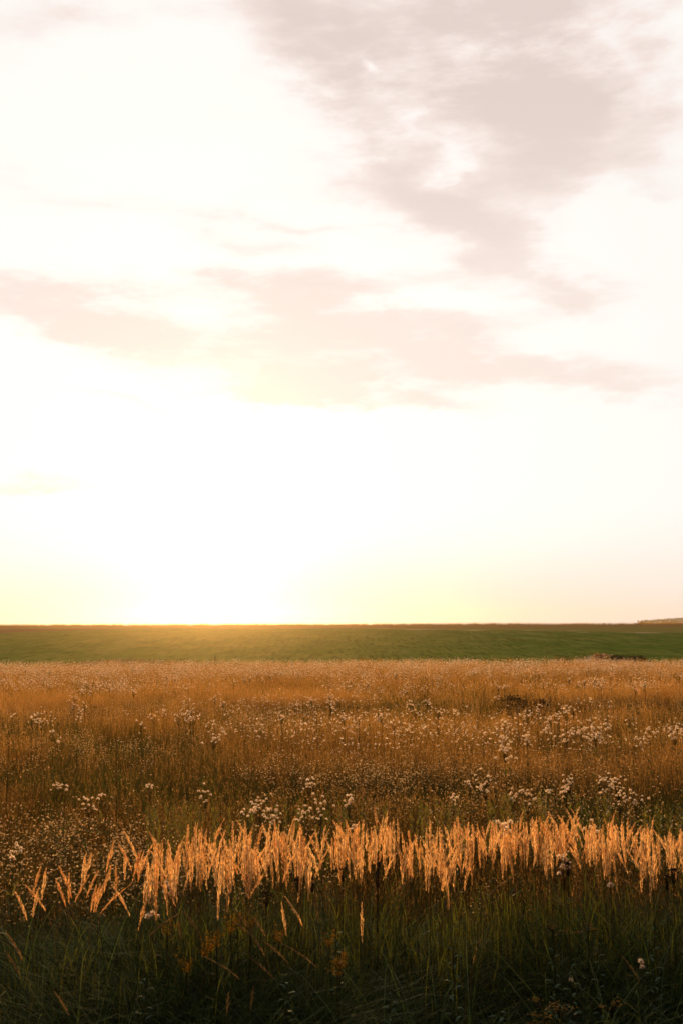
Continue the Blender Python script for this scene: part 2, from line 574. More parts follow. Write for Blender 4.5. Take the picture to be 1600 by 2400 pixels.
def scatter(name, label, pts, rots, scls, sources):
    me = bpy.data.meshes.new(name)
    n = len(pts)
    me.from_pydata([tuple(p) for p in pts], [], [])
    me.attributes.new('rot', 'FLOAT_VECTOR', 'POINT').data.foreach_set('vector', np.asarray(rots, dtype=np.float32).ravel())
    me.attributes.new('scl', 'FLOAT', 'POINT').data.foreach_set('value', np.asarray(scls, dtype=np.float32))
    me.attributes.new('pick', 'INT', 'POINT').data.foreach_set('value', rng.integers(0, len(sources), n).astype(np.int32))
    o = obj(name, me)
    o['kind'] = 'stuff'
    o['label'] = label
    g = bpy.data.node_groups.new(name, 'GeometryNodeTree')
    g.interface.new_socket('Geometry', in_out='INPUT', socket_type='NodeSocketGeometry')
    g.interface.new_socket('Geometry', in_out='OUTPUT', socket_type='NodeSocketGeometry')
    N, L = g.nodes, g.links
    gi, go = N.new('NodeGroupInput'), N.new('NodeGroupOutput')
    iop = N.new('GeometryNodeInstanceOnPoints')
    join = N.new('GeometryNodeJoinGeometry')
    for s in sources:
        oi = N.new('GeometryNodeObjectInfo')
        oi.inputs['Object'].default_value = s
        oi.inputs['As Instance'].default_value = False
        gti = N.new('GeometryNodeGeometryToInstance')
        L.new(oi.outputs['Geometry'], gti.inputs[0])
        L.new(gti.outputs[0], join.inputs[0])

    def named(nm, typ):
        a = N.new('GeometryNodeInputNamedAttribute')
        a.data_type = typ
        a.inputs['Name'].default_value = nm
        return a.outputs['Attribute']
    L.new(gi.outputs[0], iop.inputs['Points'])
    L.new(join.outputs[0], iop.inputs['Instance'])
    iop.inputs['Pick Instance'].default_value = True
    L.new(named('pick', 'INT'), iop.inputs['Instance Index'])
    er = N.new('FunctionNodeEulerToRotation')
    L.new(named('rot', 'FLOAT_VECTOR'), er.inputs[0])
    L.new(er.outputs[0], iop.inputs['Rotation'])
    L.new(named('scl', 'FLOAT'), iop.inputs['Scale'])
    L.new(iop.outputs[0], go.inputs[0])
    md = o.modifiers.new('scatter', 'NODES')
    md.node_group = g
    return o


def u(a, b):
    return random.uniform(a, b)


def dry_tuft(k, spread=0.16, thick=1.0):
    mb = MB()
    for _ in range(k):
        bx, by = random.gauss(0, spread * 0.6), random.gauss(0, spread * 0.6)
        a = u(0, 2 * PI)
        h = u(0.40, 0.68)
        pts = blade(mb, bx, by, a, u(0.02, 0.14), h, 0.0034 * thick, 3, 0.5)
        if random.random() < 0.8:         # small seed head at the end of the stem
            tip = pts[-1]
            dr = (pts[-1] - pts[-2]).normalized()
            for q in range(random.randint(3, 5)):
                c = tip - dr * u(0.0, 0.09)
                mb.flake(c, dr + V(u(-.5, .5), u(-.5, .5), u(-.2, .2)), u(0.012, 0.028), 0.0045 * thick, 0)
    for _ in range(k // 2):
        blade(mb, random.gauss(0, spread * 0.6), random.gauss(0, spread * 0.6), u(0, 2 * PI), u(0.08, 0.25), u(0.25, 0.42), 0.0045 * thick, 3, 0.9, 0, 0, 0.6)
    return mb


def green_tuft(k, h0, h1, wd, spread=0.14, lean=(0.1, 0.3)):
    mb = MB()
    for _ in range(k):
        blade(mb, random.gauss(0, spread * 0.6), random.gauss(0, spread * 0.6), u(0, 2 * PI), u(*lean), u(h0, h1), wd * u(0.7, 1.2), 4, 1.0)
    return mb


def lush_tuft(k):
    """Long arching blades falling to one side, as in the ditch in front."""
    mb = MB()
    comb_az = u(0, 2 * PI)
    for _ in range(k):
        a = comb_az + random.gauss(0, 1.3)
        L = u(0.7, 1.1)
        droop = u(0.6, 1.5)
        bx, by = random.gauss(0, 0.09), random.gauss(0, 0.09)
        side_a = a + PI / 2 + u(-0.5, 0.5)
        side = V(math.cos(side_a), math.sin(side_a), u(-0.2, 0.2)).normalized()
        p = V(bx, by, 0)
        th = R(u(66, 86))
        pts, ws = [p.copy()], [0.004]
        n = 6
        for i in range(n):
            uu = (i + 1) / n
            th -= droop * 0.42 * uu
            p = p + V(math.cos(a) * math.cos(th), math.sin(a) * math.cos(th), math.sin(th)) * (L / n)
            pts.append(p.copy())
            ws.append(0.0062 * (1.05 - uu) * 1.6 if i < n - 1 else 0.0)
        mb.ribbon(pts, ws, side)
    return mb


def speck_weed(nheads, h, spread, r0, r1, leafy=True):
    """A branching weed dotted with small pale seed heads."""
    mb = MB()
    nst = random.randint(2, 4)
    stems = []
    for _ in range(nst):
        bx, by = random.gauss(0, spread * 0.25), random.gauss(0, spread * 0.25)
        stems.append(blade(mb, bx, by, u(0, 2 * PI), u(0.02, 0.10), h * u(0.8, 1.0), 0.004, 3, 0.3, 0))
    for i in range(nheads):
        s = random.choice(stems)
        a = s[-1] - V(0, 0, u(0.0, 0.28) * h)
        c = a + V(random.gauss(0, spread * 0.3), random.gauss(0, spread * 0.3), u(0, 0.06))
        c.z = min(c.z, h * 1.05)
        mb.ribbon([a, c], [0.002, 0.0015], V(1, 0, 0), 0)
        r = u(r0, r1)
        for q in range(5):
            mb.flake(c, V(u(-1, 1), u(-1, 1), u(-0.3, 1)), r * 1.4, r * 1.0, 1)
    if leafy:
        for i in range(14):
            s = random.choice(stems)
            c = s[1].lerp(s[2], u(-0.6, 1.3))
            mb.flake(c, V(u(-1, 1), u(-1, 1), u(0, 0.8)), u(0.04, 0.08), u(0.008, 0.014), 0)
    return mb


def leafy_weed(h, nl, ll, lw, straight=False):
    """Upright leafy herb."""
    mb = MB()
    for sidx in range(random.randint(2, 4)):
        bx, by = random.gauss(0, 0.05), random.gauss(0, 0.05)
        pts = blade(mb, bx, by, u(0, 2 * PI), u(0.0, 0.08), h * u(0.75, 1), 0.005, 3, 0.2)
        for i in range(nl):
            f = u(0.15, 1.0)
            k = min(2, int(f * 3))
            c = pts[k].lerp(pts[k + 1], f * 3 - k)
            aa = i * 2.4 + u(-0.3, 0.3)
            up = u(0.3, 1.0) if not straight else u(0.8, 1.8)
            sz = (1.15 - 0.7 * f)
            mb.flake(c, V(math.cos(aa), math.sin(aa), up), ll * sz, lw * sz, 0, f, V(0, 0, 1))
    return mb


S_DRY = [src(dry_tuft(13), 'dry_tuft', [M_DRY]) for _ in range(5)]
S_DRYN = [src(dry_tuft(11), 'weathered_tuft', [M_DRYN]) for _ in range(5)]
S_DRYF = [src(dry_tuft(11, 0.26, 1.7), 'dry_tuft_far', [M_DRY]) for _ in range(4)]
S_GRN = [src(green_tuft(20, 0.25, 0.5, 0.006), 'green_tuft', [M_GREEN]) for _ in range(4)]
S_LUSH = [src(lush_tuft(44), 'lush_tuft', [M_LUSH]) for _ in range(7)] + [src(lush_tuft(26), 'lush_tuft', [M_LUSHP]) for _ in range(3)]
S_SPK = [src(speck_weed(15, 0.62, 0.22, 0.006, 0.010), 'speckled_weed', [M_STEMG, M_SPECK]) for _ in range(5)]
S_SPKF = [src(speck_weed(11, 0.66, 0.36, 0.008, 0.016, False), 'speckled_weed_far', [M_STEM, M_FLUFF]) for _ in range(4)]
S_WEED = [src(leafy_weed(0.6, 20, 0.07, 0.016), 'leafy_weed', [M_WEED]) for _ in range(3)] + \
         [src(leafy_weed(0.5, 26, 0.045, 0.02), 'leafy_weed', [M_WEED]) for _ in range(2)]

TAN = math.tan(R(31))


def wedge(n, y0, y1, power=1.0):
    """n random ground points in front of the camera between distances y0 and y1."""
    ys = (y0 ** (power + 1) + rng.random(n) * (y1 ** (power + 1) - y0 ** (power + 1))) ** (1 / (power + 1))
    xs = (rng.random(n) * 2 - 1) * (ys * TAN + 0.8)
    return np.stack([xs, ys], 1)


def ell(x, y, cx, cy_, rx, ry):
    return math.exp(-((x - cx) / rx) ** 2 - ((y - cy_) / ry) ** 2)


def low_patch(x, y):
    """Where the tall dry grass gives way to low green growth."""
    v = 0.0
    v += 1.3 * ell(x, y, 4.0, 20.5, 1.0, 2.2) + 0.7 * ell(x, y, 8.0, 20.5, 4.0, 1.4)
    v += 0.9 * ell(x, y, -1.0, 20.0, 4.0, 1.4)
    v += 1.0 * ell(x, y, -0.7, 10.8, 2.0, 0.9)
    v += 0.9 * ell(x, y, 4.0, 9.4, 1.8, 0.9)
    v += 0.7 * ell(x, y, -5.0, 16.5, 2.5, 1.2)
    v += 1.9 * max(0.0, mnoise.noise(V(x * 0.20 + 5, y * 0.33, 1.7)) - 0.05)
    return v


MOUNDS = [(290, 2135, 12, 1.12), (150, 2170, 6, 1.05), (700, 2255, 9, 1.0), (1080, 2320, 8, 1.0), (1480, 2120, 8, 1.1), (960, 2080, 6, 1.05), (430, 2260, 7, 1.0), (1460, 2290, 6, 1.0)]


def build_field():
    P, Rr, S = [], [], []
    Pf, Rf, Sf = [], [], []
    Pn, Rn, Sn = [], [], []
    for (x, y) in np.concatenate([wedge(7000, 6.1, 13.0), wedge(15000, 12.0, 25.0)]):
        lp = low_patch(x, y)
        if random.random() < min(0.8, lp * 0.95):
            continue
        s = (0.95 + 0.22 * mnoise.noise(V(x * 0.5, y * 0.5, 9))) * u(0.8, 1.12)
        if y < 8.5:
            s *= 0.85
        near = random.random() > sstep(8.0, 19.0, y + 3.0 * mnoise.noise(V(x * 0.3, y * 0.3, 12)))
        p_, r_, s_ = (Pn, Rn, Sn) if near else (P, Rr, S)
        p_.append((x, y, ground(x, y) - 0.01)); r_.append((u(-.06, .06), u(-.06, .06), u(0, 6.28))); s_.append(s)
    for (x, y) in wedge(21000, 22.0, 44.0):
        if y > edge_y(x) + 3.5:
            continue
        if random.random() < low_patch(x, y) * 0.6 * (y < 26):
            continue
        s = (1.0 + 0.2 * mnoise.noise(V(x * 0.4, y * 0.4, 9))) * u(0.8, 1.12)
        Pf.append((x, y, ground(x, y) - 0.01)); Rf.append((u(-.06, .06), u(-.06, .06), u(0, 6.28))); Sf.append(s)
    scatter('meadow_grass', 'tall dry orange-brown grass covering the meadow', P, Rr, S, S_DRY)
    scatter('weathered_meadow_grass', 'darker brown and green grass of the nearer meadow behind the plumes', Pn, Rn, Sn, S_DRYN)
    scatter('distant_meadow_grass', 'dry golden grass of the far part of the meadow up to its edge', Pf, Rf, Sf, S_DRYF)
    P, Rr, S = [], [], []
    for (x, y) in np.concatenate([wedge(8000, 4.8, 13.0), wedge(12000, 12.0, 32.0)]):
        lp = low_patch(x, y)
        if random.random() > 0.35 + lp:
            continue
        P.append((x, y, ground(x, y) - 0.01)); Rr.append((0, 0, u(0, 6.28))); S.append(u(0.7, 1.1))
    scatter('green_meadow_grass', 'low green grass growing between the dry meadow stalks', P, Rr, S, S_GRN)
    # seed-specked weeds
    P, Rr, S = [], [], []
    for (x, y) in np.concatenate([wedge(2500, 6.0, 12.0), wedge(3600, 11.0, 22.0)]):
        nz = mnoise.noise(V(x * 0.33, y * 0.33, 21))
        left = ell(x, y, -2.4, 7.0, 1.6, 1.2)
        if random.random() > 0.30 + 0.9 * nz + left:
            continue
        P.append((x, y, ground(x, y) - 0.01)); Rr.append((u(-.1, .1), u(-.1, .1), u(0, 6.28))); S.append(u(0.7, 1.08))
    scatter('seeded_weeds', 'small weeds dotted with tiny pale seed heads all over the meadow', P, Rr, S, S_SPK)
    P, Rr, S = [], [], []
    for (x, y) in np.concatenate([wedge(2600, 13.0, 27.0), wedge(7000, 25.0, 43.0, 1.8)]):
        nz = mnoise.noise(V(x * 0.22, y * 0.16, 33))
        if y > edge_y(x) + 2.5:
            continue
        band = ell(x, y, 1.0, 15.5, 3.2, 2.4) if y < 24 else 0
        pr = (-0.08 + 0.9 * nz + 1.0 * band) if y < 24 else (0.40 + 0.9 * nz + 1.0 * sstep(28, 36, y))
        if random.random() > pr - 3.0 * ell(x, y, 4.0, 20.6, 1.6, 2.6):
            continue
        P.append((x, y, ground(x, y) - 0.01)); Rr.append((u(-.1, .1), u(-.1, .1), u(0, 6.28))); S.append(u(0.85, 1.2))
    scatter('fluffy_weeds', 'pale fluffy seed heads massed over the far meadow and along its edge', P, Rr, S, S_SPKF)
    # dark rank growth in front
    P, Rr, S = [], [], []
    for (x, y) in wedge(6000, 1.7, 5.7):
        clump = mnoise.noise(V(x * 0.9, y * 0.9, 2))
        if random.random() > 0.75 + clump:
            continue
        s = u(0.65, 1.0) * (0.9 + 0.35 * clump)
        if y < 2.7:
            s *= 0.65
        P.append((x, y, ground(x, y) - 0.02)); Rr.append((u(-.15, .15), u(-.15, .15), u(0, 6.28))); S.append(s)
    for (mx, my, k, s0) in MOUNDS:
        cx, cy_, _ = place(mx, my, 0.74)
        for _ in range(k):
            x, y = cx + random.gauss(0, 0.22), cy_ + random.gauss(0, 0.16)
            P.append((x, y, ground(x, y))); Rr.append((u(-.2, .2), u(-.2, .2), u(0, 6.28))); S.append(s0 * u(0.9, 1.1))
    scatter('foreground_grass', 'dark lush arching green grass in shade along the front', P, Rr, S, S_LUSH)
    P, Rr, S = [], [], []
    for (x, y) in wedge(3400, 2.0, 5.8):
        if random.random() > 0.55 + 1.2 * mnoise.noise(V(x * 0.8 + 9, y * 0.8, 5)) + 0.25 * (x > 0):
            continue
        P.append((x, y, ground(x, y) - 0.01)); Rr.append((u(-.15, .15), u(-.15, .15), u(0, 6.28))); S.append(u(0.7, 1.15) * (0.75 if y < 2.7 else 1))
    scatter('foreground_weeds', 'dark leafy herbs tangled among the shaded front grass', P, Rr, S, S_WEED)


build_field()


# ------------------------------------------------------------------ feather reed grass
def reed_parts(nod, p0=None, mp=None):
    """Stem, plume and two leaves, one unit tall; nod bends the plume to +X."""
    def curve(uu):
        b = nod * (max(0.0, uu - 0.5) ** 2 * 1.5 + max(0.0, uu - 0.8) ** 2 * 4.0)
        return V(0.03 * math.sin(uu * 2.0) + b, 0.0, uu - b * nod * 0.35)
    st = MB()
    pts = [curve(i / 7) for i in range(8)]
    st.tube(pts, [0.0014 - 0.0008 * i / 7 for i in range(8)], 0, 3)
    pl = MB()
    p0 = p0 or u(0.80, 0.885)
    nb = 84
    for i in range(nb):
        f = i / nb
        uu = p0 + (1.0 - p0) * f
        c = curve(uu)
        ax = (curve(uu + 0.02) - c).normalized()
        prof = math.sin(PI * min(1.0, (f * 0.93 + 0.05)))
        a = i * 2.399 + u(-0.5, 0.5)
        out = V(math.cos(a), math.sin(a), 0)
        tilt = u(0.06, 0.30) * (0.5 + 0.6 * prof)
        d = ax + out * tilt
        c2 = c + out * u(0.0, 0.0055) * prof
        pl.flake(c2, d, u(0.012, 0.028) * (0.5 + 0.6 * prof), u(0.0023, 0.0039), 0, f)
    lf = []
    for s in range(2):
        m = MB()
        k = u(0.3, 0.6)
        c = curve(k)
        a = u(0, 2 * PI)
        blade(m, c.x, c.y, a, u(0.08, 0.22), u(0.18, 0.34), 0.0055, 4, 1.2, 0, 0, 1, c.z)
        lf.append(m)
    return (st.mesh('stem', [M_STEMG if nod > 0.5 else M_STEM]), pl.mesh('plume', [mp or M_PLUME]), [m.mesh('leaf', [M_GREEN]) for m in lf])


REEDS = {'up': [reed_parts(u(0.0, 0.08)) for _ in range(12)], 'lean': [reed_parts(u(0.18, 0.28), u(0.85, 0.88)) for _ in range(5)], 'nod': [reed_parts(u(0.38, 0.5), u(0.86, 0.89)) for _ in range(4)]}


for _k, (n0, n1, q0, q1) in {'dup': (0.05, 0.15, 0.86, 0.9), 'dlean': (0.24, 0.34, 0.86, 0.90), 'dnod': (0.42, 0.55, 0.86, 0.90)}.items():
    REEDS[_k] = [reed_parts(u(n0, n1), u(q0, q1), M_SHADEPLUME) for _ in range(4)]
for _k, (n0, n1) in {'sup': (0.02, 0.12), 'slean': (0.14, 0.24), 'snod': (0.3, 0.42)}.items():
    REEDS[_k] = [reed_parts(u(n0, n1), u(0.855, 0.885)) for _ in range(5)]


def reed(dx, dy, h, style, label, group=None, rz=None, tilt=0.0):
    x, y, _t = place(dx, dy, h)
    st, pl, lfs = random.choice(REEDS[style])
    if rz is None:
        rz = u(0, 2 * PI)
    t = thing('reed_grass', label, 'grass', (x, y, ground(x, y)), rz, h, group)
    t.rotation_euler = (u(-0.04, 0.04), tilt + u(-0.04, 0.04), rz)
    # keep the tip where it shows: shift the base back by the tip's own offset
    top = Vector(t.rotation_euler.to_matrix() @ Vector(pl.vertices[-1].co)) * h
    t.location.x -= top.x
    t.location.y -= top.y
    obj('stem', st, t)
    obj('plume', pl, t)
    for m in lfs:
        obj('leaf', m, t)
    return t


ENV = [(330, 1955), (380, 1930), (440, 1902), (520, 1895), (620, 1880), (700, 1893), (800, 1872), (900, 1872), (960, 1903), (1000, 1905), (1050, 1890),
       (1100, 1870), (1130, 1862), (1200, 1868), (1260, 1872), (1320, 1862), (1400, 1885), (1430, 1868), (1500, 1893), (1575, 1890), (1700, 1890)]


def env(x):
    for (a, ya), (b, yb) in zip(ENV, ENV[1:]):
        if x <= b:
            return ya + (yb - ya) * (x - a) / (b - a)
    return 1890


# the stand's dense band: clumps of plumes that nothing tells apart
G_BAND = 'feathery reed grass plumes of the dense sunlit band'
L_BAND = 'sunlit golden feathery grass plume in the dense band across the meadow front'
band = []
cxs = [350 + i * (1575 - 350) / 62 + u(-20, 20) for i in range(63)]
for cx in cxs:
    k = random.choice([3, 4, 5, 6, 8])
    off = random.choice([-14, -4, 4, 14, 28, 46])
    ty = env(cx) + off
    for i in range(k):
        xx = cx + random.gauss(0, 11)
        rg = 30 if cx < 520 else (55 if cx < 700 else 55 - 45 * (cx - 700) / 850)
        yy = ty + abs(random.gauss(0, 12 + rg * 0.3)) + (0 if i < 2 else u(0, rg))
        band.append((xx, yy))
band.sort(key=lambda p: -p[1])
band_things = band[:275]
for (bx, by) in band_things:
    reed(bx, by, u(1.00, 1.12), 'lean' if random.random() < 0.14 else 'up', L_BAND, G_BAND)
# the rest of the band, too many to pick out
rest = MB()
restp, restr, rests = [], [], []


def reed_joined(nod):
    """One reed joined into a single mesh for the uncounted rest."""
    st, pl, lf = reed_parts(nod)
    me_v, me_f, me_m = [], [], []
    for me, mi in ((st, 0), (pl, 1), (lf[0], 2)):
        b = len(me_v)
        me_v += [tuple(v.co) for v in me.vertices]
        me_f += [tuple(b + q for q in p.vertices) for p in me.polygons]
        me_m += [mi] * len(me.polygons)
    me = bpy.data.meshes.new('reed_source')
    me.from_pydata(me_v, [], me_f)
    for m in (M_STEM, M_PLUME, M_GREEN):
        me.materials.append(m)
    me.polygons.foreach_set('material_index', np.array(me_m, dtype=np.int32))
    return bpy.data.objects.new('reed_source', me)


extra = [(u(340, 1700), None) for _ in range(160)]
for (bx, _) in extra:
    by = env(bx) + u(6, 110 - 60 * (bx - 340) / 1300)
    h = u(0.93, 1.08)
    x, y, _t = place(bx, by, h)
    restp.append((x, y, ground(x, y))); restr.append((u(-.12, .12), u(-.12, .12), u(0, 6.28))); rests.append(h)
for (bx, by) in band[275:]:
    x, y, _t = place(bx, by, 1.05)
    restp.append((x, y, ground(x, y))); restr.append((u(-.06, .06), u(-.06, .06), u(0, 6.28))); rests.append(1.05)
scatter('reed_grass_mass', 'smaller feathery plumes filling in behind the sunlit band', restp, restr, rests, [reed_joined(u(0, 0.25)) for _ in range(6)])
# green lit stalks under the plumes
P, Rr, S = [], [], []
for _ in range(430):
    bx = u(300, 1800) if random.random() < 0.85 else u(-60, 330)
    by = (env(bx) if bx > 330 else 1990) + u(30, 130)
    x, y, _t = place(bx, by, 0.95)
    P.append((x, y, ground(x, y) - 0.01)); Rr.append((u(-.1, .1), u(-.1, .1), u(0, 6.28))); S.append(u(0.8, 1.05))
S_TALL = [src(green_tuft(12, 0.5, 0.78, 0.0055, 0.10, (0.03, 0.25)), 'reed_leaves', [M_GREEN]) for _ in range(4)]
scatter('reed_leaves', 'tall narrow green leaves at the foot of the plume band', P, Rr, S, S_TALL)

# plumes one can tell apart, left of the band and in the dark grass in front
LEFT = [  # tip x, tip y, height, style, heading, label
    (58, 2026, 0.98, 'nod', 2.9, 'arching golden plume with its tip bent left, second from the left edge'),
    (93, 2000, 1.02, 'up', 0.5, 'slim upright golden plume left of the tight group of five'),
    (107, 2004, 1.02, 'up', 1.5, 'upright golden plume that leads the group near the left edge'),
    (127, 2028, 0.98, 'lean', 3.0, 'golden plume with a hooked tip, in the group near the left edge'),
    (136, 1998, 1.04, 'lean', 2.8, 'tallest golden plume of the group near the left edge, leaning left'),
    (158, 2018, 1.0, 'up', 3.0, 'last golden plume on the right side of the group near the left edge'),
    (90, 2050, 0.95, 'up', 1.0, 'short golden plume low in the group near the left edge'),
    (34, 2052, 0.94, 'lean', 3.0, 'thin dull golden plume on its own by the left edge'),
    (199, 1972, 1.04, 'up', 1.1, 'left one of two parallel golden plumes standing over bent ones'),
    (211, 1970, 1.05, 'up', 0.2, 'right one of two parallel golden plumes standing over bent ones'),
    (204, 2018, 0.97, 'lean', 0.4, 'golden plume leaning right beneath the two parallel ones'),
    (226, 2010, 0.98, 'lean', 0.2, 'golden plume swept right, crossing beneath the two parallel ones'),
    (222, 2046, 0.94, 'up', 0.2, 'left one of a short pair of pale plumes low in the grass'),
    (231, 2044, 0.94, 'up', 0.8, 'right one of a short pair of pale plumes low in the grass'),
    (241, 2034, 0.95, 'up', 0.3, 'tiny plume beside the short pale pair'),
    (262, 1945, 1.08, 'up', 0.3, 'tall straight golden plume of the lone tall tuft'),
    (272, 1948, 1.07, 'lean', 3.2, 'golden plume leaning left in the lone tall tuft'),
    (284, 1913, 1.13, 'lean', 3.1, 'highest golden plume left of the band, alone above the dark weeds'),
    (288, 1965, 1.03, 'up', 0.9, 'small golden plume just under the highest lone one'),
    (256, 1998, 1.0, 'up', 0.2, 'golden plume beneath the lone tall tuft'),
    (266, 2000, 1.0, 'up', 1.9, 'golden plume beneath the lone tall tuft, its tip to the right'),
    (300, 2026, 0.97, 'nod', 0.3, 'golden plume bending right under the lone tall tuft'),
    (318, 1972, 1.02, 'up', 2.0, 'left plume of a thick golden bunch before the band begins'),
    (324, 1966, 1.03, 'up', 0.0, 'middle plume of a thick golden bunch before the band begins'),
    (331, 1970, 1.02, 'up', 0.6, 'right plume of a thick golden bunch before the band begins'),
    (348, 1962, 1.04, 'lean', 3.1, 'golden plume leaning left at the start of the band'),
    (361, 2030, 0.95, 'nod', 3.3, 'dull plume bent over left of the white ring heads'),
    (338, 2078, 0.93, 'up', 0.2, 'stubby golden plume above the pair of ring heads'),
]
FRONT = [  # most of these use the plume colour with shade mixed in
    (413, 2088, 0.92, 'nod', 0.3, 'shaded plume curving right over the dark grass near the ring heads'),
    (420, 2100, 0.90, 'lean', 3.0, 'shaded plume tilted left beside the curved one in the dark grass'),
    (412, 2130, 0.87, 'up', 3.0, 'slim shaded plume standing lower in the dark grass'),
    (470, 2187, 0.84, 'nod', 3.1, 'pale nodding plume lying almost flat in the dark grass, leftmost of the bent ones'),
    (532, 2108, 0.88, 'nod', 3.1, 'nodding shaded plume of the bent group, tip to the left'),
    (540, 2100, 0.90, 'lean', 3.0, 'tall nodding shaded plume at the top of the bent group'),
    (573, 2108, 0.88, 'lean', 3.1, 'shaded plume with a side spray right of the bent group'),
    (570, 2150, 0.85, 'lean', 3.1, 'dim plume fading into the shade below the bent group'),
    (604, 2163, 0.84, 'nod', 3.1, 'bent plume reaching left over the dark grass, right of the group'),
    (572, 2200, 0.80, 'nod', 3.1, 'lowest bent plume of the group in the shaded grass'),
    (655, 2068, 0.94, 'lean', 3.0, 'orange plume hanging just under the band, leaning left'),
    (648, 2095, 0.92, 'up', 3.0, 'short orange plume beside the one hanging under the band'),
    (648, 2160, 0.85, 'nod', 3.0, 'bent shaded plume low under the hanging orange ones'),
    (722, 2075, 0.92, 'up', 3.0, 'thin shaded plume under the middle of the band'),
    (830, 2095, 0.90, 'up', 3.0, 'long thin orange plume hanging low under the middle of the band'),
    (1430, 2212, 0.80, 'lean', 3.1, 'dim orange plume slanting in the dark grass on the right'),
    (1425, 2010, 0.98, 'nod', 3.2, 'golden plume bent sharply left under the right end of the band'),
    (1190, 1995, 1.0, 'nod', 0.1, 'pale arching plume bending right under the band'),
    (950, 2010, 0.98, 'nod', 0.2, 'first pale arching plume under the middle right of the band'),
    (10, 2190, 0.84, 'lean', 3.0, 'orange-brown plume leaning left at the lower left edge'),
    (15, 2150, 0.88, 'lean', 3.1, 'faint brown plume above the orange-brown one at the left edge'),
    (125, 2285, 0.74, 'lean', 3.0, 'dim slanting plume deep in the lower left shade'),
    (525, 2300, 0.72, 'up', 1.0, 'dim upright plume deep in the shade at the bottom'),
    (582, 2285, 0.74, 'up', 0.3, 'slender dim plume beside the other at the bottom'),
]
for (a, b, h, s, hd, lab) in LEFT:
    reed(a, b, h, 's' + s, lab, None, hd)
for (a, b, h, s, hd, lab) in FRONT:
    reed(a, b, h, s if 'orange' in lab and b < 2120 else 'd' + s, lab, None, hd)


# ------------------------------------------------------------------ seed heads on thistle-like plants
def head_mesh(r, nsp=46):
    mb = MB()
    for i in range(nsp):
        zz = 1 - 1.55 * (i + 0.5) / nsp
        rr = math.sqrt(max(0, 1 - zz * zz))
        a = i * 2.399 + u(-0.3, 0.3)
        d = V(rr * math.cos(a), rr * math.sin(a), zz)
        mb.flake(d * r * 0.25, d, r * u(0.7, 0.95), r * u(0.22, 0.34), 0)
    mb.ball((0, 0, -r * 0.25), r * 0.34, 1)
    me = mb.mesh('seed_head', [M_FLUFF, M_CORE])
    return me


HEADS = [head_mesh(1.0) for _ in range(4)]
FLOPPY = []


def thistle(dx, dy, wpx, n, label, h=None, group=None, single=False, headr=0.0105, flat=1.0):
    """Plant whose head cluster shows centred at (dx, dy), wpx display pixels wide."""
    if h is None:
        h = u(0.86, 0.98)
    x, y, t = place(dx, dy, h)
    wd = wpx * 1.15 * 1.0204 / F * t
    if t > 8.5 and headr < 0.012:
        headr = 0.015
    n = int(n * 1.15) if n > 5 else n
    th = thing('thistle', label, 'plant', (x, y, ground(x, y)), u(0, 6.28), 1.0, group)
    st = MB()
    fork = V(0, 0, h - max(0.12, wd * 0.6))
    st.tube([V(0.02, 0.01, 0), V(0.0, 0.012, h * 0.5), fork], [0.0022, 0.002, 0.0016], 0, 4)
    heads = []
    for i in range(n):
        for _try in range(12):
            p = V(random.gauss(0, wd * 0.29), random.gauss(0, wd * 0.29), h + random.gauss(0, wd * 0.30 * flat))
            if all((p - q).length > headr * 1.25 for q in heads):
                break
        heads.append(p)
    for p in heads:
        mid = fork.lerp(p, 0.55) + V(u(-.01, .01), u(-.01, .01), 0)
        st.tube([fork, mid, p], [0.0012, 0.001, 0.0008], 0, 3)
    for i in range(16):
        f = u(0.25, 0.95)
        c = V(0.0, 0.012, fork.z * f)
        a = i * 2.4
        st.flake(c, V(math.cos(a), math.sin(a), u(0.2, 0.9)), u(0.06, 0.12), u(0.012, 0.022), 1, f, V(0, 0, 1))
    obj('stem', st.mesh('stem', [M_STEMG, M_GREEN]), th)
    for p in heads:
        o = obj('seed_head', random.choice(HEADS), th, p)
        s = headr * u(0.75, 1.2)
        o.scale = (s, s, s * u(0.8, 1.1))
        o.rotation_euler = (u(-0.5, 0.5), u(-0.5, 0.5), u(0, 6.28))
    return th


